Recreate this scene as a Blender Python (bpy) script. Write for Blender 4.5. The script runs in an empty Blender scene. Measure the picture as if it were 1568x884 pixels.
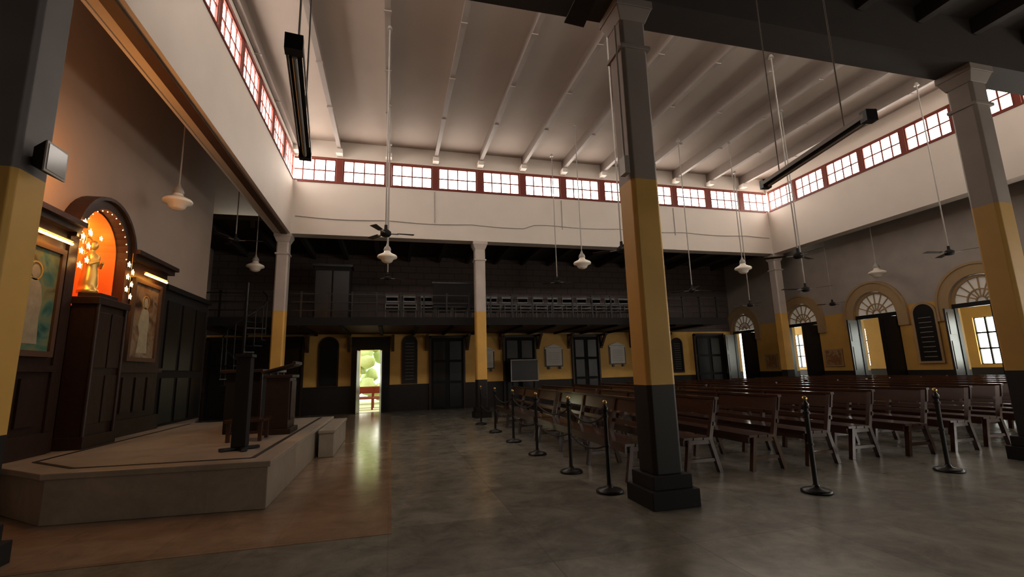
import bpy, math, random, bmesh
from mathutils import Vector, Matrix
random.seed(7)
scene=bpy.context.scene
scene.view_settings.view_transform='Standard'
scene.view_settings.look='None'
scene.view_settings.exposure=0.0
scene.view_settings.gamma=0.90

# ---------------------------------------------------------------- materials
def newmat(name):
    m=bpy.data.materials.new(name); m.use_nodes=True
    nt=m.node_tree; b=nt.nodes['Principled BSDF']
    return m,nt,b
def paint(name,col,rough=.6,var=.15,scale=3.,metal=0.,bump=0.,coat=0.,stretch=None,spec=.5):
    m,nt,b=newmat(name)
    N=nt.nodes;L=nt.links
    geo=N.new('ShaderNodeNewGeometry')
    mp=N.new('ShaderNodeMapping'); L.new(geo.outputs['Position'],mp.inputs['Vector'])
    if stretch: mp.inputs['Scale'].default_value=stretch
    nz=N.new('ShaderNodeTexNoise'); nz.inputs['Scale'].default_value=scale; nz.inputs['Detail'].default_value=5
    L.new(mp.outputs[0],nz.inputs['Vector'])
    mx=N.new('ShaderNodeMix'); mx.data_type='RGBA'
    mx.inputs[6].default_value=(*[c*(1-var) for c in col],1)
    mx.inputs[7].default_value=(*[min(1,c*(1+var)) for c in col],1)
    L.new(nz.outputs['Fac'],mx.inputs[0]); L.new(mx.outputs[2],b.inputs['Base Color'])
    b.inputs['Roughness'].default_value=rough; b.inputs['Metallic'].default_value=metal
    b.inputs['Specular IOR Level'].default_value=spec
    if coat: b.inputs['Coat Weight'].default_value=coat; b.inputs['Coat Roughness'].default_value=.12
    if bump:
        bp=N.new('ShaderNodeBump'); bp.inputs['Strength'].default_value=bump; bp.inputs['Distance'].default_value=.02
        L.new(nz.outputs['Fac'],bp.inputs['Height']); L.new(bp.outputs[0],b.inputs['Normal'])
    return m
def emis(name,col,s):
    m,nt,b=newmat(name)
    b.inputs['Base Color'].default_value=(*col,1)
    b.inputs['Emission Color'].default_value=(*col,1); b.inputs['Emission Strength'].default_value=s
    return m
def banded(name,zd,zy,top,yel=(.66,.40,.10),dark=(.018,.013,.012),rough=.55):
    m,nt,b=newmat(name); N=nt.nodes;L=nt.links
    geo=N.new('ShaderNodeNewGeometry'); sp=N.new('ShaderNodeSeparateXYZ'); L.new(geo.outputs['Position'],sp.inputs[0])
    nz=N.new('ShaderNodeTexNoise'); nz.inputs['Scale'].default_value=2.3; nz.inputs['Detail'].default_value=6
    L.new(geo.outputs['Position'],nz.inputs['Vector'])
    def gt(z):
        g=N.new('ShaderNodeMath'); g.operation='GREATER_THAN'; g.inputs[1].default_value=z; L.new(sp.outputs[2],g.inputs[0]); return g
    a=N.new('ShaderNodeMix');a.data_type='RGBA'; a.inputs[6].default_value=(*dark,1); a.inputs[7].default_value=(*yel,1); L.new(gt(zd).outputs[0],a.inputs[0])
    c=N.new('ShaderNodeMix');c.data_type='RGBA'; c.inputs[7].default_value=(*top,1); L.new(a.outputs[2],c.inputs[6]); L.new(gt(zy).outputs[0],c.inputs[0])
    d=N.new('ShaderNodeMix');d.data_type='RGBA';d.blend_type='MULTIPLY'; d.inputs[0].default_value=.35
    L.new(c.outputs[2],d.inputs[6])
    rp=N.new('ShaderNodeMapRange'); rp.inputs[1].default_value=.3;rp.inputs[2].default_value=.7;rp.inputs[3].default_value=.6;rp.inputs[4].default_value=1.0
    L.new(nz.outputs['Fac'],rp.inputs[0]); L.new(rp.outputs[0],d.inputs[7])
    L.new(d.outputs[2],b.inputs['Base Color']); b.inputs['Roughness'].default_value=rough
    return m
def marble(name,c1,c2,rough,tile,line,offs=(0,0,0)):
    m,nt,b=newmat(name); N=nt.nodes;L=nt.links
    geo=N.new('ShaderNodeNewGeometry'); mp=N.new('ShaderNodeMapping'); mp.inputs['Location'].default_value=offs
    L.new(geo.outputs['Position'],mp.inputs[0])
    nz=N.new('ShaderNodeTexNoise'); nz.inputs['Scale'].default_value=2.4; nz.inputs['Detail'].default_value=10; nz.inputs['Roughness'].default_value=.7; nz.inputs['Distortion'].default_value=.4
    L.new(mp.outputs[0],nz.inputs['Vector'])
    cr=N.new('ShaderNodeValToRGB'); cr.color_ramp.elements[0].position=.30; cr.color_ramp.elements[1].position=.70
    cr.color_ramp.elements[0].color=(*c1,1); cr.color_ramp.elements[1].color=(*c2,1); L.new(nz.outputs['Fac'],cr.inputs[0])
    br=N.new('ShaderNodeTexBrick'); br.offset=0; br.inputs['Scale'].default_value=1; br.inputs['Brick Width'].default_value=tile; br.inputs['Row Height'].default_value=tile
    br.inputs['Mortar Size'].default_value=.006; br.inputs['Color1'].default_value=(.76,.76,.76,1); br.inputs['Color2'].default_value=(1,1,1,1); br.inputs['Mortar'].default_value=(line,line,line,1)
    L.new(mp.outputs[0],br.inputs['Vector'])
    mx=N.new('ShaderNodeMix');mx.data_type='RGBA';mx.blend_type='MULTIPLY';mx.inputs[0].default_value=1
    L.new(cr.outputs[0],mx.inputs[6]);L.new(br.outputs['Color'],mx.inputs[7]);L.new(mx.outputs[2],b.inputs['Base Color'])
    rr=N.new('ShaderNodeMapRange'); rr.inputs[3].default_value=rough*.8; rr.inputs[4].default_value=rough*1.25; L.new(nz.outputs['Fac'],rr.inputs[0]); L.new(rr.outputs[0],b.inputs['Roughness'])
    return m
M={}
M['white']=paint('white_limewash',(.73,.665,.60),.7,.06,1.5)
M['ceil']=paint('ceiling_plaster',(.46,.385,.33),.8,.08,1.2)
M['steel']=paint('painted_steel_joist',(.33,.28,.25),.5,.08,4)
M['beamshade']=paint('backlit_beam_shade',(.06,.048,.042),.7,.12,3)  # shade of the backlit front beam put into the colour
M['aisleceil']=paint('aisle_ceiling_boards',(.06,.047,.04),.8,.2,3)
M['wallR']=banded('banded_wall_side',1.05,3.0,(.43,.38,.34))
M['wallF']=banded('banded_wall_far',.97,2.86,(.10,.085,.08),yel=(.90,.56,.15))
M['wallL']=paint('sanctuary_plaster',(.40,.315,.26),.75,.1,1.5)
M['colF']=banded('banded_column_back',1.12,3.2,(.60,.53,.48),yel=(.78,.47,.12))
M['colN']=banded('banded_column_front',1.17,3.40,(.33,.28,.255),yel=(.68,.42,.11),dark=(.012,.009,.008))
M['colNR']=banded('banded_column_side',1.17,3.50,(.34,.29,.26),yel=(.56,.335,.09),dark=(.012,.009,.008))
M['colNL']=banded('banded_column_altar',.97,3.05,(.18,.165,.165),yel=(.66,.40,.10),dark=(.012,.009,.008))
M['redframe']=paint('red_window_frame',(.19,.034,.020),.5,.1,4)
M['pane']=emis('clerestory_daylit_glass',(1,.935,.85),10.0)
M['pane2']=emis('verandah_daylit_glass',(.95,1,.92),8.0)
M['pane3']=emis('door_daylit_glass',(1,.96,.88),17.0)
M['pane4']=emis('front_door_fill_glow',(1,.96,.88),5.0)  # glow added behind the camera to brighten the foreground floor
M['fan']=emis('fanlight_faint_glow_glass',(.75,.70,.62),.12)  # grey-brown glass with a faint glow
M['arch']=paint('arch_moulding_cream',(.42,.29,.15),.6,.1,4)
M['black']=paint('black_paint',(.010,.009,.009),.35,.2,5)
M['blackm']=paint('black_matte',(.009,.007,.006),.8,.2,5)
M['wood']=paint('pew_wood',(.068,.027,.016),.24,.35,6,stretch=(1,.15,1),coat=.6)
M['dwood']=paint('dark_carved_wood',(.034,.015,.009),.45,.3,9,bump=.3)
M['brwood']=paint('brown_bracket_wood',(.10,.05,.025),.6,.2,5)
M['floor']=marble('grey_green_marble_floor',(.165,.163,.135),(.37,.355,.30),.24,1.15,.72)
M['floor2']=marble('brown_marble_floor',(.29,.205,.135),(.46,.34,.24),.15,.9,.85)
M['plat']=marble('platform_pale_marble',(.36,.325,.27),(.56,.50,.42),.35,1.8,.85)
M['inlay']=paint('black_inlay_stone',(.04,.035,.03),.4,.1,5)
M['tab']=paint('white_marble_tablet',(.70,.69,.66),.4,.08,5)
M['gold']=paint('gilded_metal',(.90,.60,.18),.35,.1,5,metal=.6)
M['brass']=paint('brass',(.6,.42,.18),.3,.1,5,metal=1)
M['orange']=paint('niche_orange_paint',(.72,.24,.05),.6,.15,4)
M['globe']=paint('opal_glass_shade',(.90,.84,.74),.2,.04,4)
M['lens']=paint('floodlight_lens',(.30,.28,.27),.15,.1,4)
M['enamel']=paint('grey_enamel',(.36,.33,.30),.4,.1,4)
M['fairy']=emis('fairy_light_glow',(1,.62,.22),20.)
M['piclamp']=emis('picture_lamp_glow',(1,.46,.08),22.)
M['rope']=paint('dark_rope',(.03,.02,.02),.8,.2,30)
M['chair']=paint('stacked_chair_grey',(.19,.18,.175),.5,.2,5)
M['leaf']=paint('foliage',(.50,.60,.32),.8,.3,2.5)
M['grass']=paint('garden_ground',(.45,.46,.30),.9,.3,3)
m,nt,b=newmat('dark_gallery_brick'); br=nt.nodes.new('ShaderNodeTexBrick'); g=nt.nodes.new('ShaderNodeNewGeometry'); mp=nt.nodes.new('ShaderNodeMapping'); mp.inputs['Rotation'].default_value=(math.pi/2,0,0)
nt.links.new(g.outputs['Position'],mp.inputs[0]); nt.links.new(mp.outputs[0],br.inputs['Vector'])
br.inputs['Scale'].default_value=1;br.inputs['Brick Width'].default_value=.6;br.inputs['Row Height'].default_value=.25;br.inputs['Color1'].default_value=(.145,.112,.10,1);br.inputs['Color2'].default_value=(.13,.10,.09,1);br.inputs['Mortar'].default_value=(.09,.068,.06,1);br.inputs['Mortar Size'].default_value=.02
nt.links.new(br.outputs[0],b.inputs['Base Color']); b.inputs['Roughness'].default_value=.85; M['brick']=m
def artmat(name,cols,sc):
    m,nt,b=newmat(name);N=nt.nodes;L=nt.links
    g=N.new('ShaderNodeNewGeometry'); nz=N.new('ShaderNodeTexNoise'); nz.inputs['Scale'].default_value=sc; nz.inputs['Detail'].default_value=4; nz.inputs['Distortion'].default_value=.8
    L.new(g.outputs['Position'],nz.inputs['Vector']); cr=N.new('ShaderNodeValToRGB')
    while len(cr.color_ramp.elements)<len(cols): cr.color_ramp.elements.new(.5)
    for i,c in enumerate(cols):
        cr.color_ramp.elements[i].position=.3+.4*i/(len(cols)-1); cr.color_ramp.elements[i].color=(*c,1)
    L.new(nz.outputs['Fac'],cr.inputs[0]); L.new(cr.outputs[0],b.inputs['Base Color']); b.inputs['Roughness'].default_value=.35
    return m
M['art1']=artmat('religious_painting_blue',[(.02,.05,.04),(.07,.18,.15),(.22,.24,.12),(.14,.09,.04)],3)
M['art2']=artmat('religious_painting_warm',[(.04,.025,.015),(.18,.10,.05),(.28,.20,.12),(.08,.07,.06)],4)
M['robe']=paint('painted_robe',(.36,.31,.21),.5,.3,9)
M['poster']=artmat('noticeboard_picture',[(.45,.28,.10),(.25,.10,.04),(.5,.38,.2)],5)

# ---------------------------------------------------------------- mesh builder
class B:
    def __init__(s): s.v=[];s.f=[];s.m=[];s.sm=[];s.mats=[]
    def mi(s,k):
        if k not in s.mats: s.mats.append(k)
        return s.mats.index(k)
    def add(s,vs,fs,mat,smooth=False):
        o=len(s.v); s.v+= [tuple(x) for x in vs]; i=s.mi(mat)
        for f in fs: s.f.append([o+k for k in f]); s.m.append(i); s.sm.append(smooth)
    def hexa(s,p,mat): s.add(p,[(0,3,2,1),(4,5,6,7),(0,1,5,4),(1,2,6,5),(2,3,7,6),(3,0,4,7)],mat)
    def box(s,x0,x1,y0,y1,z0,z1,mat):
        s.hexa([(x0,y0,z0),(x1,y0,z0),(x1,y1,z0),(x0,y1,z0),(x0,y0,z1),(x1,y0,z1),(x1,y1,z1),(x0,y1,z1)],mat)
    def cbox(s,x0,x1,y0,y1,z0,z1,c,mat):
        P=[(x0+c,y0),(x1-c,y0),(x1,y0+c),(x1,y1-c),(x1-c,y1),(x0+c,y1),(x0,y1-c),(x0,y0+c)]
        s.prism(P,z0,z1,mat)
    def prism(s,P,z0,z1,mat):
        n=len(P); vs=[(x,y,z0) for x,y in P]+[(x,y,z1) for x,y in P]
        s.add(vs,[tuple(range(n))[::-1],tuple(range(n,2*n))]+[(i,(i+1)%n,n+(i+1)%n,n+i) for i in range(n)],mat)
    def frus(s,cx,cy,z0,z1,h0,h1,mat):
        a,b=h0,h1
        s.hexa([(cx-a,cy-a,z0),(cx+a,cy-a,z0),(cx+a,cy+a,z0),(cx-a,cy+a,z0),(cx-b,cy-b,z1),(cx+b,cy-b,z1),(cx+b,cy+b,z1),(cx-b,cy+b,z1)],mat)
    def beam(s,p0,p1,w,h,mat,up=(0,0,1)):
        p0=Vector(p0);p1=Vector(p1);d=(p1-p0).normalized();u=Vector(up)
        if abs(d.dot(u))>.98: u=Vector((1,0,0))
        r=d.cross(u).normalized();u=r.cross(d)
        P=[]
        for q in (p0,p1):
            P.append([q-r*w/2-u*h/2,q+r*w/2-u*h/2,q+r*w/2+u*h/2,q-r*w/2+u*h/2])
        s.hexa(P[0]+P[1],mat)
    def cyl(s,p0,p1,r0,r1,mat,n=12):
        p0=Vector(p0);p1=Vector(p1);d=(p1-p0).normalized();u=Vector((0,0,1)) if abs(d.z)<.95 else Vector((1,0,0))
        a=d.cross(u).normalized();b=d.cross(a)
        vs=[]
        for q,r in ((p0,r0),(p1,r1)):
            for i in range(n):
                t=2*math.pi*i/n; vs.append(q+a*math.cos(t)*r+b*math.sin(t)*r)
        s.add(vs,[(i,(i+1)%n,n+(i+1)%n,n+i) for i in range(n)],mat,True)
        s.add(vs[:n],[tuple(range(n))],mat); s.add(vs[n:],[tuple(range(n))],mat)
    def lathe(s,c,prof,mat,n=20):
        vs=[];k=len(prof)
        for r,z in prof:
            for i in range(n):
                t=2*math.pi*i/n; vs.append((c[0]+r*math.cos(t),c[1]+r*math.sin(t),c[2]+z))
        fs=[(j*n+i,j*n+(i+1)%n,(j+1)*n+(i+1)%n,(j+1)*n+i) for j in range(k-1) for i in range(n)]
        s.add(vs,fs,mat,True)
    def ball(s,c,r,mat,n=12,sz=1):
        s.lathe(c,[(max(.0005,r*math.sin(math.pi*j/8)),-r*sz*math.cos(math.pi*j/8)) for j in range(9)],mat,n)
    def tube(s,pts,r,mat,n=6):
        for a,b in zip(pts[:-1],pts[1:]): s.cyl(a,b,r,r,mat,n)
    def wall(s,a0,a1,t0,t1,z0,z1,ops,axis,mat,n=14):
        mp=(lambda a,t,z:(t,a,z)) if axis=='Y' else (lambda a,t,z:(a,t,z))
        def bx(p,q,za,zb):
            if q-p<1e-4 or zb-za<1e-4: return
            s.hexa([mp(p,t0,za),mp(q,t0,za),mp(q,t1,za),mp(p,t1,za),mp(p,t0,zb),mp(q,t0,zb),mp(q,t1,zb),mp(p,t1,zb)],mat)
        cur=a0
        for c,hw,zb,zs,rise in sorted(ops):
            bx(cur,c-hw,z0,z1); bx(c-hw,c+hw,z0,zb)
            if rise<=0: bx(c-hw,c+hw,zs,z1)
            else:
                for k in range(n):
                    t_a=math.pi*(1-k/n);t_b=math.pi*(1-(k+1)/n)
                    A=(c+hw*math.cos(t_a),zs+rise*math.sin(t_a));Bq=(c+hw*math.cos(t_b),zs+rise*math.sin(t_b))
                    s.hexa([mp(A[0],t0,A[1]),mp(Bq[0],t0,Bq[1]),mp(Bq[0],t1,Bq[1]),mp(A[0],t1,A[1]),mp(A[0],t0,z1),mp(Bq[0],t0,z1),mp(Bq[0],t1,z1),mp(A[0],t1,z1)],mat)
            cur=c+hw
        bx(cur,a1,z0,z1)
    def archband(s,c,r0,r1,zs,ry,t0,t1,axis,mat,n=18,zbot=None,a0=math.pi,a1=0.):
        mp=(lambda a,t,z:(t,a,z)) if axis=='Y' else (lambda a,t,z:(a,t,z))
        for k in range(n):
            u=a0+(a1-a0)*k/n;w=a0+(a1-a0)*(k+1)/n
            def pt(r,a): return c+r*math.cos(a), zs+r*ry*math.sin(a)
            p=[pt(r0,u),pt(r0,w),pt(r1,w),pt(r1,u)]
            s.hexa([mp(p[0][0],t0,p[0][1]),mp(p[1][0],t0,p[1][1]),mp(p[2][0],t0,p[2][1]),mp(p[3][0],t0,p[3][1]),
                    mp(p[0][0],t1,p[0][1]),mp(p[1][0],t1,p[1][1]),mp(p[2][0],t1,p[2][1]),mp(p[3][0],t1,p[3][1])],mat)
        if zbot is not None:
            for sg in (-1,1):
                a,b=sorted((c+sg*r0,c+sg*r1))
                s.hexa([mp(a,t0,zbot),mp(b,t0,zbot),mp(b,t1,zbot),mp(a,t1,zbot),mp(a,t0,zs),mp(b,t0,zs),mp(b,t1,zs),mp(a,t1,zs)],mat)
    def mesh(s,name):
        me=bpy.data.meshes.new(name); me.from_pydata(s.v,[],s.f)
        for k in s.mats: me.materials.append(M[k])
        me.polygons.foreach_set('material_index',s.m); me.polygons.foreach_set('use_smooth',s.sm); me.update()
        bm=bmesh.new(); bm.from_mesh(me); bmesh.ops.recalc_face_normals(bm,faces=bm.faces); bm.to_mesh(me); bm.free()
        return me
    def obj(s,name,loc=(0,0,0),rot=0,bevel=0):
        o=bpy.data.objects.new(name,s.mesh(name)); scene.collection.objects.link(o); o.location=loc; o.rotation_euler=(0,0,rot)
        if bevel:
            md=o.modifiers.new('bevel','BEVEL'); md.width=bevel; md.segments=2; md.limit_method='ANGLE'; md.angle_limit=.7
        return o
def inst(me,name,loc,rot=0):
    o=bpy.data.objects.new(name,me); scene.collection.objects.link(o); o.location=loc; o.rotation_euler=(0,0,rot); return o

# ---------------------------------------------------------------- key dimensions (metres)
X1,X2,X3,X4=-3.08,2.69,8.35,14.15
Y0,Yf=4.5,14.37
Zb,Zbf,ZW0,ZW1,ZC=5.45,5.62,7.10,7.84,8.42
XL,XR,YW,YB=-4.35,15.1,18.3,-4.0
YG=14.85   # gallery front
NC=8.08    # niche centre

# floor
b=B(); b.box(-6.2,XR+.4,YB-.3,YW+.4,-.2,0,'floor'); b.obj('floor')
b=B(); b.box(XL,.03,4.45,17.9,0,.004,'floor2'); b.obj('floor_marble_aisle')
# outer walls
AY=[17.5,14.42,11.6,8.78,5.95,3.1,.25,-2.6]
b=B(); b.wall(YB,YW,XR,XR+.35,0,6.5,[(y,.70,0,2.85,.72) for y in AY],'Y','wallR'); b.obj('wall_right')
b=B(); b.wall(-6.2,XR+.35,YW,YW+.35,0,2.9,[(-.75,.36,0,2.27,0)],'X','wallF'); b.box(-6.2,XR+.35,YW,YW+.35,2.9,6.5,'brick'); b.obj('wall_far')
b=B(); b.wall(YB,12.6,XL-.3,XL,0,7.2,[(NC,.60,0,3.3,.60)],'Y','wallL'); b.obj('wall_left')
b=B(); b.box(-6.2,XL-.3,12.3,12.6,0,7.2,'wallL'); b.box(-6.3,-6.2,12.3,YW+.35,0,7.2,'wallL'); b.obj('wall_left_recess')
b=B(); b.wall(-6.2,XR+.35,YB-.3,YB,0,6.5,[(7.0,.8,0,2.8,.8),(11.0,.8,0,2.8,.8)],'X','wallR'); b.obj('wall_front')
# ceilings
b=B(); b.box(X1-.3,X4+.3,Y0-.3,Yf+.3,ZC,ZC+.15,'ceil'); b.obj('ceiling')
b=B()
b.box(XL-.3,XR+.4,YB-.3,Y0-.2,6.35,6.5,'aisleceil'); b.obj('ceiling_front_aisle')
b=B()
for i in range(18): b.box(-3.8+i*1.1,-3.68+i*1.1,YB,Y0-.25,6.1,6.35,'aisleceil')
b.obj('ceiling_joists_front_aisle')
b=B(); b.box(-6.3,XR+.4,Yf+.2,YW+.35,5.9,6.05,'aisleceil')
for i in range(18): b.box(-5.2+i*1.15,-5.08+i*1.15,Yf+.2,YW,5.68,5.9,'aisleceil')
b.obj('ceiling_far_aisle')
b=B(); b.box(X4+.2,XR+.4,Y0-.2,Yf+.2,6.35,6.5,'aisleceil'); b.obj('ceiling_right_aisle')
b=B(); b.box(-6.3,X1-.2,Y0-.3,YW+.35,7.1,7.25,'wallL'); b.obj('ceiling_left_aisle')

# clerestory walls
pitch=1.44; wx=[X1+.75+pitch*i for i in range(12)]; wx=[x for x in wx if x<X4-.5]
wy=[Yf-.86-1.25*i for i in range(7)]
b=B(); b.wall(X1-.2,X4+.2,Yf-.2,Yf+.2,Zb,ZC,[(x,.63,ZW0,ZW1,0) for x in wx],'X','white'); b.obj('wall_clerestory_far')
b=B(); b.wall(X1-.2,X4+.2,Y0-.2,Y0+.2,Zbf+.1,ZC,[(x,.63,ZW0,ZW1,0) for x in wx],'X','white')
b.box(X1-.22,X4+.22,Y0-.23,Y0+.22,Zbf,Zbf+.12,'beamshade'); b.box(X1-.22,X4+.22,Y0-.23,Y0-.2,Zbf+.12,6.35,'beamshade'); b.obj('wall_clerestory_front')  # dark facing and soffit paint in the shade on the wall's backlit side
b=B(); b.wall(Y0+.2,Yf-.2,X4-.2,X4+.2,Zb,ZC,[(y,.57,ZW0,ZW1,0) for y in wy],'Y','white'); b.obj('wall_clerestory_right')
b=B(); b.wall(Y0+.2,Yf-.2,X1-.2,X1+.2,Zb,ZC,[(y,.57,ZW0,ZW1,0) for y in wy],'Y','white'); b.obj('wall_clerestory_left')
# cables on the far clerestory wall
b=B(); pts=[]
for i in range(49):
    x=X1+.3+(X4-X1-.6)*i/48; pts.append((x,Yf-.215,5.98-.05*abs(math.sin(i*.42))+.12*(i>20)))
b.tube(pts,.012,'enamel')
for x in (1.25,5.5,9.8): b.cyl((x,Yf-.215,5.98),(x,Yf-.215,7.0),.012,.012,'enamel',6)
b.obj('wall_cable')
# windows
def winmesh(w):
    b=B();h=ZW1-ZW0;t=.045
    b.box(-w,w,-.03,.04,0,t,'redframe');b.box(-w,w,-.03,.04,h-t,h,'redframe')
    b.box(-w,-w+t,-.03,.04,t,h-t,'redframe');b.box(w-t,w,-.03,.04,t,h-t,'redframe')
    for i in (1,2,3):
        x=-w+2*w*i/4; b.box(x-.018,x+.018,-.008,.012,t,h-t,'redframe')
    b.box(-w+t,w-t,-.008,.012,h/2-.018,h/2+.018,'redframe')
    b.box(-w+t,w-t,.014,.019,t,h-t,'pane')
    return b.mesh('clerestory_window')
wm=winmesh(.628); wm2=winmesh(.568)
k=1
for x in wx: inst(wm,f'window_{k}',(x,Yf-.16,ZW0),0);k+=1
for x in wx: inst(wm,f'window_{k}',(x,Y0+.16,ZW0),math.pi);k+=1
for y in wy: inst(wm2,f'window_{k}',(X4-.165,y,ZW0),-math.pi/2);k+=1
for y in wy: inst(wm2,f'window_{k}',(X1+.165,y,ZW0),math.pi/2);k+=1
b=B()
for i in range(len(wx)-1):
    x=(wx[i]+wx[i+1])/2; b.box(x-.085,x+.085,Yf-.215,Yf-.201,ZW0,ZW1,'redframe')
for i in range(len(wy)-1):
    y=(wy[i]+wy[i+1])/2; b.box(X4-.215,X4-.201,y-.055,y+.055,ZW0,ZW1,'redframe'); b.box(X1+.201,X1+.215,y-.055,y+.055,ZW0,ZW1,'redframe')
b.box(X1+.3,X4-.3,Yf-.225,Yf-.201,ZW0-.04,ZW0,'redframe'); b.box(X4-.225,X4-.201,Y0+.3,Yf-.3,ZW0-.04,ZW0,'redframe');b.box(X1+.201,X1+.225,Y0+.3,Yf-.3,ZW0-.04,ZW0,'redframe')
b.box(X1+.3,X4-.3,Yf-.225,Yf-.201,ZW1,ZW1+.03,'redframe'); b.box(X4-.225,X4-.201,Y0+.3,Yf-.3,ZW1,ZW1+.03,'redframe');b.box(X1+.201,X1+.225,Y0+.3,Yf-.3,ZW1,ZW1+.03,'redframe')
b.obj('trim_1')
# ceiling joists of nave (I-beams)
b=B()
for i in range(13):
    x=X1+.03+pitch*i
    if x>X4-.25: break
    if x<X1+.2: x=X1+.27
    b.box(x-.012,x+.012,Y0+.2,Yf-.2,8.08,ZC,'steel'); b.box(x-.055,x+.055,Y0+.2,Yf-.2,8.06,8.08,'steel')
    b.box(x-.09,x+.09,Yf-.5,Yf-.2,7.92,8.06,'white')
    for y in (6.2,8,9.8,11.6): b.box(x-.07,x+.07,y-.025,y+.025,8.04,8.06,'steel')
b.obj('ceiling_joists')
b=B(); b.box(X1-.24,X1-.2,Y0+.2,Yf-.2,Zb-.02,Zb+.25,'white'); b.box(X1-.04,X1+.12,Y0+.25,Yf-.25,Zb-.04,Zb,'brwood'); b.obj('trim_2')

# ---------------------------------------------------------------- columns
def column(name,x,y,mat,top,h=.165):
    b=B()
    b.box(x-.26,x+.26,y-.26,y+.26,0,.17,'blackm'); b.box(x-.215,x+.215,y-.215,y+.215,.17,.30,'blackm')
    b.cbox(x-h,x+h,y-h,y+h,.30,top-.25,.035,mat)
    b.box(x-h-.025,x+h+.025,y-h-.025,y+h+.025,top-.62,top-.57,mat)
    b.frus(x,y,top-.25,top-.1,h,h+.06,mat); b.box(x-h-.07,x+h+.07,y-h-.07,y+h+.07,top-.1,top,mat)
    return b.obj(name,bevel=.008)
for x in (X1,X2,X3,X4): column('column',x,Yf,'colF',Zb)
column('column',X2,Y0,'colN',Zbf); column('column',X3,Y0,'colNR',Zbf); column('column',X1,Y0,'colNL',Zbf,.185); column('column',X4,Y0,'colNR',Zbf)
b=B(); b.tube([(X2-.215,Y0-.12,3.65),(X2-.215,Y0-.12,5.3)],.012,'enamel'); b.box(X2-.25,X2-.19,Y0-.18,Y0-.06,3.45,3.65,'enamel'); b.obj('electrical_conduit')
# ---------------------------------------------------------------- right wall arches
def archdoor(k,y,near):
    b=B()
    b.archband(y,.70,.96,2.85,1.03,XR-.05,XR-.002,'Y','arch',zbot=2.4); b.archband(y,.96,1.02,2.85,1.03,XR-.08,XR-.002,'Y','arch',zbot=2.4)
    b.box(XR+.02,XR+.12,y-.68,y+.68,2.72,2.84,'black')
    for a in range(1,8):
        t=math.pi*a/8; b.beam((XR+.07,y+.12*math.cos(t),2.86+.12*math.sin(t)),(XR+.07,y+.66*math.cos(t),2.86+.67*math.sin(t)),.03,.02,'arch',up=(1,0,0))
    b.archband(y,.62,.69,2.85,1.02,XR+.03,XR+.11,'Y','arch'); b.archband(y,.30,.33,2.85,1.02,XR+.05,XR+.09,'Y','arch'); b.archband(y,.10,.13,2.85,1.02,XR+.05,XR+.09,'Y','arch')
    b.archband(y,.0,.62,2.85,1.02,XR+.10,XR+.105,'Y','pane3' if near else 'fan')
    b.box(XR+.02,XR+.14,y-.69,y-.62,0,2.72,'black'); b.box(XR+.02,XR+.14,y+.62,y+.69,0,2.72,'black')
    if near:
        for sg in (-1,1):
            a,c=sorted((y+sg*.02,y+sg*.62))
            b.box(XR+.05,XR+.09,a,c,0.02,.75,'black')
            for z in (.75,1.25,1.75,2.25,2.66): b.box(XR+.05,XR+.09,a,c,z,z+.05,'black')
            for q in (a,(a+c)/2-.015,c-.04): b.box(XR+.05,XR+.09,q,q+.04,.75,2.7,'black')
            b.box(XR+.07,XR+.075,a,c,.75,2.68,'pane3')
    else:
        for sg,ang in ((-1,.30),(1,.42)):
            y0=y+sg*.66; dx=-.62*math.cos(ang*.6); dy=-sg*.62*math.sin(ang*.6)
            p0=Vector((XR+.02,y0,1.36)); p1=p0+Vector((dx,dy,0))
            b.beam(p0,p1,.045,2.68,'black')
            for zc,hh in ((.55,.7),(1.45,.75),(2.3,.6)):
                b.beam(p0+(p1-p0)*.15+Vector((0,0,zc-1.36)),p0+(p1-p0)*.85+Vector((0,0,zc-1.36)),.065,hh,'black')
    b.obj(f'door_{k}')
for i,y in enumerate(AY): archdoor(i+1,y,i>=4)
for j,xc in enumerate((7.0,11.0)):  # unseen front doors, added as a light source for the foreground floor
    b=B(); y=YB-.1
    b.archband(xc,.0,.74,2.8,1.0,y,y+.01,'X','pane4'); b.archband(xc,.72,.79,2.8,1.0,y-.03,y+.05,'X','black')
    b.box(xc-.79,xc+.79,y-.03,y+.05,2.72,2.82,'black'); b.box(xc-.74,xc+.74,y-.02,y+.03,.02,.7,'black'); b.box(xc-.74,xc+.74,y,y+.01,.7,2.72,'pane4')
    for q in (-.79,-.42,-.035,.35,.72): b.box(xc+q,xc+q+.07,y-.02,y+.05,.02,2.75,'black')
    for z in (.7,1.3,1.9): b.box(xc-.74,xc+.74,y-.02,y+.04,z,z+.05,'black')
    b.obj(f'door_{10+j}')
# verandah outside right
b=B(); b.box(XR+.35,18.6,YB,YW+2,-.2,-.02,'floor'); b.obj('floor_verandah')
b=B(); ops=[(y,1.05,1.15,2.65,0) for y in (18.6,15.6,12.6,9.9,7.0,4.0)]
b.wall(YB,YW+2,18.3,18.6,-.02,4.2,ops,'Y','wallR'); b.obj('wall_verandah')
b=B(); b.box(XR+.35,18.7,YB,YW+2,4.2,4.35,'aisleceil'); b.obj('ceiling_verandah')
for c,hw,z0,z1,_ in ops:
    b=B(); b.box(18.42,18.425,c-hw,c+hw,z0,z1,'pane2')
    for i in range(8): 
        q=c-hw+2*hw*i/7; b.box(18.36,18.41,q-.025,q+.025,z0,z1,'black')
    for i in range(4):
        z=z0+(z1-z0)*i/3; b.box(18.36,18.41,c-hw,c+hw,z-.025,z+.025,'black')
    b.obj(f'window_{k}');k+=1
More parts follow.
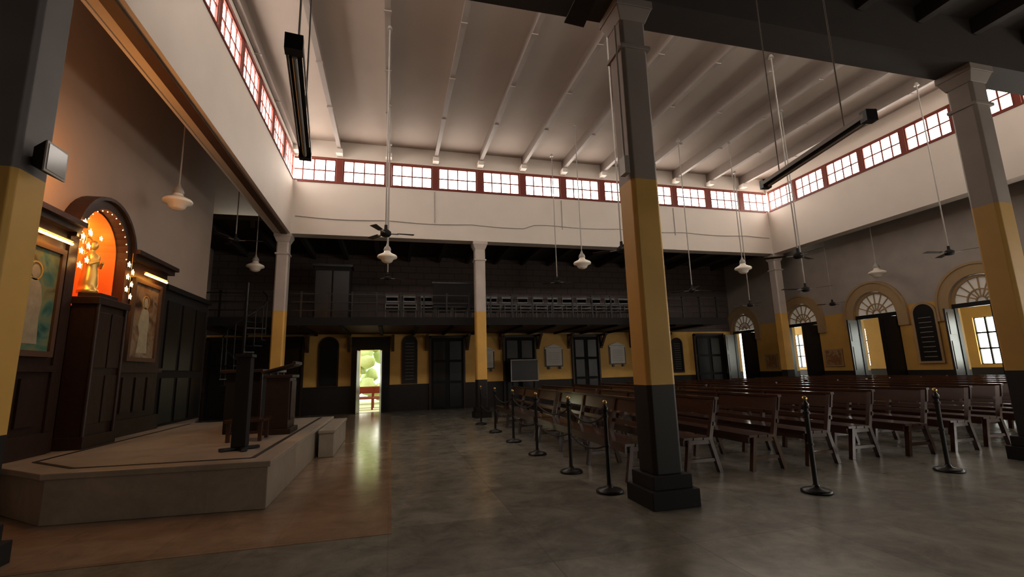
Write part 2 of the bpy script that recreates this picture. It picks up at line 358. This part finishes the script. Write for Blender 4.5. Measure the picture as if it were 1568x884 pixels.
# tablets / pictures on right wall
def tablet_Y(name,x,y,w,z0,z1,mat,frame):
    b=B(); r=w/2
    b.box(x-.04,x,y-r,y+r,z0,z1-r,mat); b.archband(y,0,r,z1-r,1,x-.04,x,'Y',mat)
    b.archband(y,r,r+.06,z1-r,1,x-.06,x,'Y',frame,zbot=z0); b.box(x-.06,x,y-r-.06,y+r+.06,z0-.06,z0,frame)
    for i in range(9):
        z=z0+.12+(z1-r-z0-.1)*i/9; b.box(x-.043,x-.04,y-r*.6,y+r*.6,z,z+.015,'enamel')
    return b.obj(name)
tablet_Y('memorial_tablet',XR-.002,10.16,.56,1.3,2.95,'black','arch')
for (ya,yb,za,zb_) in ((12.95,13.55,1.25,1.75),(15.8,16.35,1.2,1.7)):
    b=B(); b.box(XR-.04,XR-.002,ya,yb,za,zb_,'poster')
    b.box(XR-.05,XR-.002,ya-.05,ya,za-.05,zb_+.05,'arch'); b.box(XR-.05,XR-.002,yb,yb+.05,za-.05,zb_+.05,'arch'); b.box(XR-.05,XR-.002,ya,yb,zb_,zb_+.05,'arch'); b.box(XR-.05,XR-.002,ya,yb,za-.05,za,'arch'); b.obj('framed_picture')

# ---------------------------------------------------------------- far ground wall details
piers=[(-3.03,-1.41),(-.04,1.41),(2.79,4.31),(5.68,7.23),(8.48,10.07),(11.5,13.05)]
dark=[(-6.15,-3.03),(-1.41,-.04),(1.41,2.79),(4.31,5.68),(7.23,8.48),(10.07,11.5),(13.05,14.6)]  # leftmost span is an added black panel darkening the yellow wall, no door
for i,(a,c) in enumerate(dark):
    b=B(); y=YW-.06; e=YW-.002
    if i==1:
        b.box(a,-1.11,y,e,0.002,2.75,'black'); b.box(-.39,c,y,e,0.002,2.75,'black'); b.box(-1.11,-.39,y,e,2.27,2.75,'black')
        b.beam((-1.13,YW-.07,1.12),(-1.20,YW-.62,1.12),.045,2.22,'black'); b.beam((-.37,YW-.07,1.12),(-.30,YW-.62,1.12),.045,2.22,'black')
    else:
        b.box(a,c,y,e,0.002,2.75,'blackm'); mid=(a+c)/2
        for s0,s1 in ((a+.1,mid-.03),(mid+.03,c-.1)):
            for z0,z1 in ((.1,.95),(1.05,1.75),(1.85,2.55)):
                b.box(s0+.06,s1-.06,y-.025,y,z0,z1,'black')
        for q in (a,c-.07): b.box(q,q+.07,y-.05,y,0.002,2.75,'dwood')
        b.box(a,c,y-.05,y,2.68,2.78,'dwood')
    b.obj(f'door_{20+i}')
def tabletX(name,x,w,z0,z1,mat,frame,lines='enamel'):
    b=B();r=w/2;y=YW-.002
    b.box(x-r,x+r,y-.04,y,z0,z1-r,mat); b.archband(x,0,r,z1-r,1,y-.04,y,'X',mat)
    b.archband(x,r,r+.05,z1-r,1,y-.06,y,'X',frame,zbot=z0); b.box(x-r-.05,x+r+.05,y-.06,y,z0-.06,z0,frame)
    for i in range(12):
        z=z0+.1+(z1-r-z0)*i/12; b.box(x-r*.65,x+r*.65,y-.043,y-.04,z,z+.012,lines)
    b.obj(name)
tabletX('memorial_tablet',-2.2,.6,1.0,2.72,'blackm','dwood','blackm'); tabletX('memorial_tablet',.68,.48,1.05,2.75,'black','dwood'); tabletX('memorial_tablet',12.2,.45,1.15,2.55,'black','dwood')
def whitetab(x,z0,z1,w):
    b=B();y=YW-.002
    b.box(x-w/2-.05,x+w/2+.05,y-.03,y,z0-.04,z1,'black'); b.box(x-w/2,x+w/2,y-.06,y-.03,z0,z1-.06,'tab')
    b.box(x-w/2-.05,x+w/2+.05,y-.06,y-.002,z1-.06,z1-.01,'tab')
    b.add([(x-w/2-.05,y-.06,z1),(x+w/2+.05,y-.06,z1),(x,y-.06,z1+.14),(x-w/2-.05,y,z1),(x+w/2+.05,y,z1),(x,y,z1+.14)],[(0,1,2),(3,5,4),(0,3,4,1),(1,4,5,2),(2,5,3,0)],'tab')
    for i in range(7):
        z=z0+.1+(z1-z0-.25)*i/7; b.box(x-w*.36,x+w*.36,y-.063,y-.06,z,z+.015,'enamel')
    b.box(x-w*.4,x-w*.28,y-.08,y,z0-.14,z0-.04,'black');b.box(x+w*.28,x+w*.4,y-.08,y,z0-.14,z0-.04,'black')
    b.obj('marble_memorial_tablet')
whitetab(3.6,1.5,2.2,.62); whitetab(6.45,1.52,2.25,.68); whitetab(9.3,1.55,2.3,.66)
b=B(); b.box(4.45,5.5,17.5,17.54,.98,1.75,'black'); b.box(4.42,5.53,17.48,17.5,.95,.99,'enamel'); b.box(4.42,5.53,17.48,17.5,1.74,1.78,'enamel'); b.box(4.42,4.46,17.48,17.5,.99,1.74,'enamel'); b.box(5.49,5.53,17.48,17.5,.99,1.74,'enamel')
for q in (4.55,5.4): b.beam((q,17.57,0),(q,17.57,1.6),.04,.04,'black'); b.beam((q,17.95,0),(q,17.6,1.5),.03,.03,'black')
b.obj('display_board')
# gallery
b=B(); b.box(-5.6,12.1,YG,YW-.002,2.88,3.02,'brwood'); b.box(-5.6,12.1,YG-.05,YG,2.84,3.08,'blackm')
for i in range(15): b.box(-5.0+i*1.15,-4.9+i*1.15,YG,YW-.002,2.80,2.88,'blackm')
b.obj('gallery_deck')
b=B()
for a,c in piers:
    for q in (a+.1,c-.1):
        if q>12: continue
        b.beam((q,YW-.08,2.3),(q,YW-.5,2.75),.09,.09,'brwood',up=(1,0,0)); b.box(q-.05,q+.05,YW-.6,YW-.002,2.71,2.795,'brwood'); b.box(q-.05,q+.05,YW-.09,YW-.002,2.2,2.71,'brwood')
b.obj('gallery_brackets')
b=B(); x=-5.5
while x<12.1:
    b.box(x-.025,x+.025,YG+.02,YG+.06,3.021,3.85,'black'); b.box(x-.035,x+.035,YG+.0,YG+.08,3.83,3.87,'black'); x+=.72
for z in (3.3,3.55,3.8): b.box(-5.6,12.1,YG+.025,YG+.055,z-.015,z+.015,'black')
b.obj('gallery_railing')
b=B()
def chair(b,x,y,z,m='chair'):
    for sx in (-.2,.2):
        b.cyl((x+sx,y-.2,z),(x+sx,y-.18,z+.44),.013,.013,m,6); b.cyl((x+sx,y+.22,z),(x+sx*.95,y+.2,z+.44),.013,.013,m,6); b.cyl((x+sx*.95,y+.2,z+.44),(x+sx*.9,y+.27,z+.85),.013,.013,m,6)
    b.box(x-.21,x+.21,y-.2,y+.2,z+.43,z+.46,m); b.beam((x-.2,y+.25,z+.72),(x+.2,y+.25,z+.72),.03,.22,m)
x=.0
while x<9.6:
    for lv in range(2): chair(b,x,15.5,3.022+lv*.11)
    chair(b,x+.1,16.3,3.022); x+=.56
b.obj('gallery_chairs')
b=B(); b.box(1.3,2.75,YG+.35,YG+.42,3.5,4.25,'blackm'); b.box(1.25,2.8,YG+.33,YG+.35,3.45,3.5,'black');b.box(1.25,2.8,YG+.33,YG+.35,4.25,4.3,'black')
for q in (1.35,2.7): b.box(q-.03,q+.03,YG+.36,YG+.42,3.021,3.5,'black')
b.obj('notice_board')
b=B(); b.box(-2.5,-1.35,16.2,16.8,3.021,4.95,'blackm'); b.box(-2.45,-1.95,16.17,16.2,3.15,4.8,'black'); b.box(-1.9,-1.4,16.17,16.2,3.15,4.8,'black'); b.box(-2.55,-1.3,16.15,16.85,4.95,5.03,'black'); b.obj('tall_cabinet')
# spiral stair
b=B(); cx,cy,sr=-3.85,14.05,.52; b.cyl((cx,cy,0.005),(cx,cy,3.95),.045,.045,'black',12)
prev=None
for i in range(17):
    t=i*math.radians(26); z=.17*(i+1); c_,s_=math.cos(t),math.sin(t); t2=t+math.radians(28)
    P=[(cx,cy),(cx+sr*c_,cy+sr*s_),(cx+sr*math.cos(t2),cy+sr*math.sin(t2))]
    b.prism(P,z-.03,z,'black'); q=(cx+sr*.97*c_,cy+sr*.97*s_,z+.9); b.cyl((cx+sr*.97*c_,cy+sr*.97*s_,z),q,.012,.012,'black',6)
    if prev: b.cyl(prev,q,.02,.02,'black',6)
    prev=q
b.obj('spiral_staircase')

# ---------------------------------------------------------------- altar platform
b=B(); P=[(-1.24,5.67),(-1.21,11.07),(XL+.01,11.07),(XL+.01,6.75),(-4.05,6.5),(-3.25,5.79)]
b.prism(P,0.005,.43,'plat')
b.prism([(-1.21,5.63),(-1.18,11.1),(XL+.005,11.1),(XL+.005,6.72),(-4.08,6.46),(-3.27,5.75)],.43,.49,'plat')
b.obj('altar_platform',bevel=.008)
b=B()
path=[(-1.42,10.9),(-1.45,5.9),(-3.15,6.0),(-3.85,6.65),(-3.85,10.9)]
for p,q in zip(path[:-1],path[1:]): b.beam((*p,.4925),(*q,.4925),.05,.004,'inlay')
b.obj('trim_3')
b=B(); b.box(-1.16,-.92,8.75,11.0,.006,.40,'plat'); b.box(-1.17,-.90,8.73,11.02,.40,.45,'plat'); b.obj('platform_step',bevel=.008)

# altar reredos
b=B(); xf=XL+.14; z0=.492; q0,q1=NC-.78,NC+.78
b.box(XL+.002,xf,5.95,q0+.02,z0,3.35,'dwood'); b.box(XL+.002,xf,q1-.02,10.2,z0,3.35,'dwood')
b.box(XL+.022,xf+.03,q0,NC-.60,z0,3.3,'dwood'); b.box(XL+.022,xf+.03,NC+.60,q1,z0,3.3,'dwood'); b.box(XL+.022,xf-.04,NC-.60,NC+.60,z0,2.4,'dwood')
for (a,c) in ((5.9,q0+.05),(q1-.05,10.25)):
    b.box(XL+.002,xf+.10,a,c,3.35,3.43,'dwood'); b.box(XL+.002,xf+.16,a-.03,c+.03,3.43,3.5,'dwood'); b.box(XL+.002,xf+.05,a,c,1.5,1.58,'dwood'); b.box(XL+.002,xf+.06,a,c,z0,.75,'dwood')
for a in (6.0,6.4,6.8,8.98,9.38,9.78): b.box(xf,xf+.03,a,a+.32,.85,1.42,'dwood')
b.archband(NC,.60,.73,3.3,1.02,XL+.022,xf+.04,'Y','dwood'); b.archband(NC,.73,.78,3.3,1.02,XL+.002,xf+.09,'Y','dwood')
b.obj('altar_reredos')
b=B(); n0,n1=NC-.66,NC+.66
b.box(-5.35,XL-.301,n0-.1,n0,0,4.1,'orange'); b.box(-5.35,XL-.301,n1,n1+.1,0,4.1,'orange'); b.box(-5.4,-5.3,n0-.1,n1+.1,0,4.1,'orange'); b.box(-5.35,XL-.301,n0,n1,4.0,4.1,'orange'); b.box(-5.3,XL-.301,n0,n1,1.9,2.4,'orange')
b.archband(NC,.585,.599,3.3,1.0,XL-.30,XL+.02,'Y','orange',zbot=2.4); b.box(XL-.30,XL-.001,NC-.58,NC+.58,2.3,2.4,'orange')
b.obj('wall_niche')
tc=NC-.12
b=B(); b.box(xf-.03,XL+.40,tc-.36,tc+.36,z0,2.42,'dwood'); b.box(xf-.03,XL+.45,tc-.40,tc+.40,2.42,2.52,'dwood'); b.box(xf-.03,XL+.45,tc-.39,tc+.39,z0,.65,'dwood')
for a in (tc-.31,tc+.02):
    b.box(XL+.40,XL+.42,a,a+.29,.8,1.45,'dwood'); b.box(XL+.40,XL+.42,a,a+.29,1.55,2.32,'dwood')
for a in (tc-.38,tc+.32): b.cyl((XL+.42,a+.03,.65),(XL+.42,a+.03,2.42),.03,.026,'dwood')
b.prism([(XL+.12,tc-.28),(XL+.36,tc-.22),(XL+.36,tc+.22),(XL+.12,tc+.28)],2.52,2.60,'dwood')
b.obj('carved_tabernacle',bevel=.006)
b=B(); c=(-4.20,NC-.26,2.602)
b.lathe(c,[(.001,0),(.12,0),(.12,.05),(.10,.07),(.11,.12),(.10,.25),(.085,.38),(.10,.46),(.10,.54),(.04,.60),(.035,.63)],'gold',18)
b.ball((c[0],c[1],c[2]+.70),.065,'gold',14,1.2)
for sg in (-1,1):
    b.cyl((c[0],c[1]+sg*.09,c[2]+.52),(c[0]+.05,c[1]+sg*.14,c[2]+.40),.03,.025,'gold',8); b.cyl((c[0]+.05,c[1]+sg*.14,c[2]+.40),(c[0]+.12,c[1]+sg*.05,c[2]+.46),.025,.02,'gold',8)
b.archband(c[1],.09,.11,c[2]+.72,1,c[0]-.06,c[0]-.05,'Y','gold',a0=2*math.pi,a1=0)
b.obj('gilded_statue')
def painting(y0,y1,z0,z1,mat):
    b=B(); x=xf+.012
    b.box(x,x+.02,y0,y1,z0,z1,mat)
    fr='brwood'
    for a,c in ((y0-.07,y0),(y1,y1+.07)): b.box(x,x+.05,a,c,z0-.07,z1+.07,fr)
    for a,c in ((z0-.07,z0),(z1,z1+.07)): b.box(x,x+.05,y0,y1,a,c,fr)
    yc=(y0+y1)/2
    P=[(-.17,.08),(.18,.08),(.15,.4),(.17,.6),(.12,.8),(.05,.86),(-.05,.86),(-.13,.8),(-.2,.55),(-.13,.4)]
    b.add([(x+.023,yc+p[0],z0+p[1]) for p in P],[tuple(range(len(P)))],'robe')
    b.archband(yc,0,.07,z0+.95,1.2,x+.021,x+.024,'Y','robe',a0=2*math.pi,a1=0); b.archband(yc,.10,.12,z0+.96,1,x+.021,x+.023,'Y','gold',a0=2*math.pi,a1=0)
    b.obj('altar_painting')
    b=B(); b.cyl((x+.14,y0+.02,z1+.14),(x+.14,y1-.02,z1+.14),.018,.018,'piclamp',8); b.box(x+.002,x+.14,yc-.01,yc+.01,z1+.15,z1+.17,'brass'); b.box(x+.12,x+.17,y0,y1,z1+.165,z1+.18,'brass'); b.obj('picture_lamp')
painting(6.38,7.15,1.75,3.0,'art1'); painting(9.02,9.85,1.75,3.0,'art2')
b=B()
def star(c,r):
    x,y,z=c; P=[(x,y+(r if i%2==0 else r*.42)*math.cos(math.pi*i/5+math.pi/2),z+(r if i%2==0 else r*.42)*math.sin(math.pi*i/5+math.pi/2)) for i in range(10)]
    n=len(P); b.add(P+[(x+.02,y,z),(x-.02,y,z)],[(i,(i+1)%n,n) for i in range(n)]+[(i,(i+1)%n,n+1) for i in range(n)],'fairy')
for i in range(7):
    z=3.52-i*.10; star((xf+.12,NC-.64+(.08 if i%2 else -.06),z),.055)
for i in range(6):
    z=3.20-i*.10; star((xf+.12,NC+.56+(.07 if i%2 else -.06),z),.055)
for i in range(7):
    y=NC-.40+i*.13; star((-4.45,y,3.58-.16*(i%2)),.045)
b.tube([(xf+.13,NC-.62,3.62),(xf+.13,NC-.66,2.85)],.004,'brass',4); b.tube([(xf+.13,NC+.56,3.4),(xf+.13,NC+.56,2.65)],.004,'brass',4)
for i in range(16):
    t=math.pi*i/15; b.ball((xf+.03,NC+.585*math.cos(t),3.3+.585*math.sin(t)),.007,'fairy',6)
b.obj('fairy_lights')
def plight(name,loc,col,p,r=.08):
    l=bpy.data.lights.new(name,'POINT'); l.energy=p; l.color=col; l.shadow_soft_size=r; o=bpy.data.objects.new(name,l); scene.collection.objects.link(o); o.location=loc
plight('niche_lamp',(-4.85,NC+.2,3.6),(1,.45,.12),20); plight('altar_warm_fill',(-3.65,NC-1.5,4.0),(1,.42,.11),40,.15)  # second light: unseen warm fill added to tint the left wall orange
b=B(); b.box(XL+.002,XL+.08,10.35,12.58,.492,3.1,'blackm'); b.box(XL+.002,XL+.14,10.3,12.6,3.1,3.2,'black')
for a in (10.45,11.15,11.85): b.box(XL+.08,XL+.11,a,a+.55,.55,1.4,'black'); b.box(XL+.08,XL+.11,a,a+.55,1.55,2.9,'black')
b.obj('dark_panelled_screen')
b=B(); x,y=-1.78,6.62; z=.492
b.box(x-.08,x+.08,y-.08,y+.08,z+.04,z+1.12,'blackm'); b.box(x-.10,x+.10,y-.10,y+.10,z+1.12,z+1.16,'black')
for t in (0,math.pi/2):
    b.beam((x-.22*math.cos(t+.5),y-.22*math.sin(t+.5),z+.02),(x+.22*math.cos(t+.5),y+.22*math.sin(t+.5),z+.02),.07,.035,'black')
b.obj('speaker_stand',bevel=.006)
b=B(); x,y=-1.70,8.35
b.box(x-.22,x+.22,y-.3,y+.3,z,z+.08,'dwood'); b.box(x-.17,x+.17,y-.25,y+.25,z+.08,z+.85,'dwood'); b.box(x-.21,x+.21,y-.29,y+.29,z+.85,z+.9,'dwood')
b.beam((x-.24,y,z+.94),(x+.22,y,z+1.06),.58,.035,'dwood'); b.box(x+.17,x+.19,y-.18,y+.18,z+.2,z+.8,'dwood'); b.beam((x+.22,y-.28,z+1.08),(x+.22,y+.28,z+1.08),.05,.05,'dwood')
b.obj('wooden_lectern',bevel=.006)
b=B(); x,y=-1.95,7.6
for sx in (-.2,.2):
    for sy in (-.18,.18): b.box(x+sx-.025,x+sx+.025,y+sy-.025,y+sy+.025,z,z+.26,'wood')
b.box(x-.25,x+.25,y-.23,y+.23,z+.26,z+.30,'wood'); b.box(x-.2,x+.2,y-.2,y-.17,z+.1,z+.14,'wood'); b.obj('kneeling_stool',bevel=.005)
b=B(); x,y=-2.3,9.3
b.box(x-.3,x+.3,y-.9,y+.9,z+.95,z+1.0,'dwood'); b.box(x-.25,x+.25,y-.8,y+.8,z,z+.95,'blackm')
for q in (-.8,-.27,.27,.8): b.box(x+.25,x+.28,y+q-.03,y+q+.03,z,z+.95,'dwood')
b.obj('altar_table',bevel=.006)

# ---------------------------------------------------------------- pews
def pewmesh(L):
    b=B(); w='wood'
    b.box(.0,.13,0,L,.42,.45,w); b.box(.145,.275,0,L,.415,.445,w); b.box(.29,.42,0,L,.41,.44,w)
    b.box(.02,.05,.05,L-.05,.34,.42,w)
    def slat(z0,z1):
        f=lambda z:.42+(z-.43)*.22
        b.hexa([(f(z0)-.0,0,z0),(f(z0)+.028,0,z0),(f(z0)+.028,L,z0),(f(z0),L,z0),(f(z1),0,z1),(f(z1)+.028,0,z1),(f(z1)+.028,L,z1),(f(z1),L,z1)],w)
    slat(.74,.91); slat(.58,.63)
    b.box(.505,.565,-.01,L+.01,.91,.94,w)
    n=max(2,int(round(L/1.2))+1)
    for i in range(n):
        y=.04+(L-.08)*i/(n-1)
        b.beam((.03,y,0),(.10,y,.42),.05,.06,w,up=(0,1,0)); b.beam((.52,y,0),(.40,y,.43),.05,.06,w,up=(0,1,0)); b.beam((.40,y,.40),(.535,y,.92),.05,.055,w,up=(0,1,0))
        b.box(.06,.44,y-.02,y+.02,.36,.41,w); b.box(.06,.50,y-.018,y+.018,.14,.18,w)
    return b.mesh('church_pew')
pm=pewmesh(3.6)
for i in range(13):
    xx=2.72+.88*i
    if xx>13.6: break
    yy=5.3+(.12 if i%3==1 else 0)
    if xx<X2+.4: yy=5.3
    inst(pm,'church_pew',(xx,yy,0.001)); inst(pm,'church_pew',(xx,yy+3.75,0.001))
# ---------------------------------------------------------------- stanchions and ropes
b=B()
b.lathe((0,0,0),[(.001,0),(.15,0),(.15,.02),(.13,.035),(.04,.05),(.028,.08)],'black',20)
b.cyl((0,0,.05),(0,0,.86),.024,.024,'black',12); b.lathe((0,0,0),[(.026,.86),(.036,.87),(.036,.91),(.02,.93),(.02,.95)],'black',12); b.ball((0,0,.965),.028,'brass',10)
b.cyl((0,0,.80),(0,0,.83),.036,.036,'black',12); b.cyl((0,0,.48),(0,0,.50),.034,.034,'black',12)
sm=b.mesh('rope_stanchion')
SP=[(2.30,12.4),(2.31,10.7),(2.32,9.1),(2.33,7.6),(2.35,6.15),(2.37,5.05),(4.38,4.28),(6.62,4.5),(9.4,4.6)]
for p in SP: inst(sm,'rope_stanchion',(*p,0.001))
b=B()
for p,q in zip(SP[:5],SP[1:6]):
    for zt,dr in ((.81,.11),(.49,.09)):
        pts=[]
        for i in range(13):
            t=i/12; yy=(p[1]-.045)+((q[1]+.045)-(p[1]-.045))*t
            pts.append((p[0]+(q[0]-p[0])*t,yy,zt-dr*4*t*(1-t)))
        b.tube(pts,.011,'rope')
b.obj('barrier_rope')

# ---------------------------------------------------------------- pendants, fans, tube lights
def pendant(x,y,z,zt):
    b=B()
    b.lathe((x,y,z),[(.001,-.13),(.07,-.12),(.12,-.09),(.15,-.03),(.225,.0),(.235,.03),(.22,.06),(.14,.10),(.09,.13),(.075,.17)],'globe',22)
    b.lathe((x,y,z),[(.08,.17),(.09,.2),(.07,.26),(.035,.30),(.02,.36)],'enamel',16)
    b.cyl((x,y,z+.3),(x,y,zt),.014,.014,'enamel',8); b.cyl((x,y,zt-.06),(x,y,zt),.05,.03,'enamel',10)
    b.obj('pendant_lamp')
for x in (-.13,4.86,9.9): pendant(x,11.2,4.08,8.06)
pendant(-3.72,9.1,4.45,7.1); pendant(-3.72,14.1,4.4,7.1); pendant(14.5,10.86,4.0,6.35)
def fan(x,y,z,zt,rot,col='dwood',R=.62):
    b=B(); b.cyl((x,y,z+.1),(x,y,zt),.014,.014,'enamel',8); b.cyl((x,y,zt-.08),(x,y,zt),.06,.03,'enamel',12)
    b.lathe((x,y,z),[(.001,-.06),(.07,-.05),(.095,-.02),(.095,.03),(.06,.06),(.03,.08),(.025,.16)],'blackm',16)
    for k_ in range(3):
        a=rot+k_*2*math.pi/3; d=Vector((math.cos(a),math.sin(a),0)); r=Vector((-d.y,d.x,0)); c=Vector((x,y,z))
        b.beam(c+d*.08,c+d*.22,.05,.008,'enamel')
        P=[c+d*.2-r*.045,c+d*R-r*.06,c+d*R+r*.06+Vector((0,0,.015)),c+d*.2+r*.045+Vector((0,0,.015))]
        b.hexa(P+[p+Vector((0,0,.006)) for p in P],col)
    b.obj('ceiling_fan')
fan(8.0,7.5,3.5,8.06,.4); fan(10.0,9.3,3.15,8.06,.9); fan(8.2,11.3,3.45,8.06,.1); fan(4.8,13.0,3.95,8.06,.2,R=.5); fan(4.1,7.6,3.5,8.06,.25,R=.55)
fan(-.13,8.4,3.85,8.06,.1,R=.5); fan(-.13,13.2,4.0,8.06,.5,R=.5); fan(-3.75,12.4,4.7,7.1,.1,R=.6); fan(12.4,7.6,3.75,8.06,.9); fan(.98,1.64,3.34,6.1,math.pi/2-.05)
fan(11.6,13.0,3.3,8.06,.4,R=.5); fan(14.6,12.6,3.3,6.35,.4,R=.45)
def tubelight(p,q,zt):
    p=Vector(p);q=Vector(q);b=B()
    d=(q-p).normalized(); b.beam(p,q,.06,.04,'blackm'); b.cyl(p+Vector((0,0,-.035))+d*.05,q+Vector((0,0,-.035))-d*.05,.013,.013,'enamel',8)
    for e in (p,q): b.beam(e-d*.03,e+d*.03,.085,.085,'black')
    r=d.cross(Vector((0,0,1)))
    for sg in (-1,1):
        b.beam(p+r*sg*.04+Vector((0,0,.005)),q+r*sg*.04+Vector((0,0,.005)),.006,.035,'enamel')
    for t in (.18,.82):
        c=p+(q-p)*t; b.cyl(c,(c.x,c.y,zt),.006,.006,'enamel',6)
    b.obj('tube_light_fixture')
tubelight((-.50,2.3,3.0),(-.65,3.55,3.0),6.1); tubelight((3.33,2.37,3.1),(3.56,3.6,3.1),6.1)
b=B(); x,y=X1+.23,Y0-.02
b.box(X1+.186,x,y-.03,y+.03,3.15,3.2,'black'); b.hexa([(x,y-.09,3.10),(x+.10,y-.13,3.05),(x+.10,y+.13,3.05),(x,y+.09,3.10),(x,y-.09,3.26),(x+.10,y-.13,3.31),(x+.10,y+.13,3.31),(x,y+.09,3.26)],'blackm')
b.box(x+.10,x+.112,y-.13,y+.13,3.05,3.31,'enamel'); b.box(x+.112,x+.117,y-.11,y+.11,3.07,3.29,'lens'); b.obj('floodlight')

# ---------------------------------------------------------------- outdoors beyond the far door
b=B(); b.box(-12,12,YW+.36,YW+14,-.25,-.05,'grass'); b.obj('garden_ground')
b=B()
for i in range(150):
    x=random.uniform(-5,5);y=YW+random.uniform(5,9);z=random.uniform(.3,4.2);r=random.uniform(.2,.5)
    b.lathe((x,y,z),[(max(.001,r*math.sin(math.pi*j/6))*random.uniform(.6,1.3),-r*math.cos(math.pi*j/6)) for j in range(7)],'leaf',9)
b.obj('garden_shrubs')
b=B()
for s_ in range(2):
    y=YW+2+s_*1.2
    b.box(-2,1,y,y+.4,.38,.43,'redframe'); b.box(-2,1,y+.38,y+.42,.6,.85,'redframe')
    for x in (-1.9,-.75,.4): b.box(x,x+.06,y,y+.06,-.05,.4,'redframe'); b.box(x,x+.06,y+.36,y+.42,-.05,.85,'redframe')
b.obj('garden_bench')

# world
w=bpy.data.worlds.new('daylight'); scene.world=w; w.use_nodes=True
bg=w.node_tree.nodes['Background']; bg.inputs[0].default_value=(1,.97,.84,1); bg.inputs[1].default_value=4.2

# ---------------------------------------------------------------- camera
yaw,pit,rol,f=.255,.175,.028,714.7
cam=bpy.data.cameras.new('camera'); co=bpy.data.objects.new('camera',cam); scene.collection.objects.link(co)
cam.sensor_width=36; cam.lens=f/1568*36; cam.clip_start=.05; cam.clip_end=200
R=Vector((math.cos(yaw),-math.sin(yaw),0)); F=Vector((math.sin(yaw)*math.cos(pit),math.cos(yaw)*math.cos(pit),math.sin(pit))); U=R.cross(F)
c,s=math.cos(rol),math.sin(rol)
Rx=c*R-s*U; Up=s*R+c*U
mat=Matrix((Rx,Up,-F)).transposed().to_4x4(); mat.translation=Vector((0,0,1.35)); co.matrix_world=mat
scene.camera=co
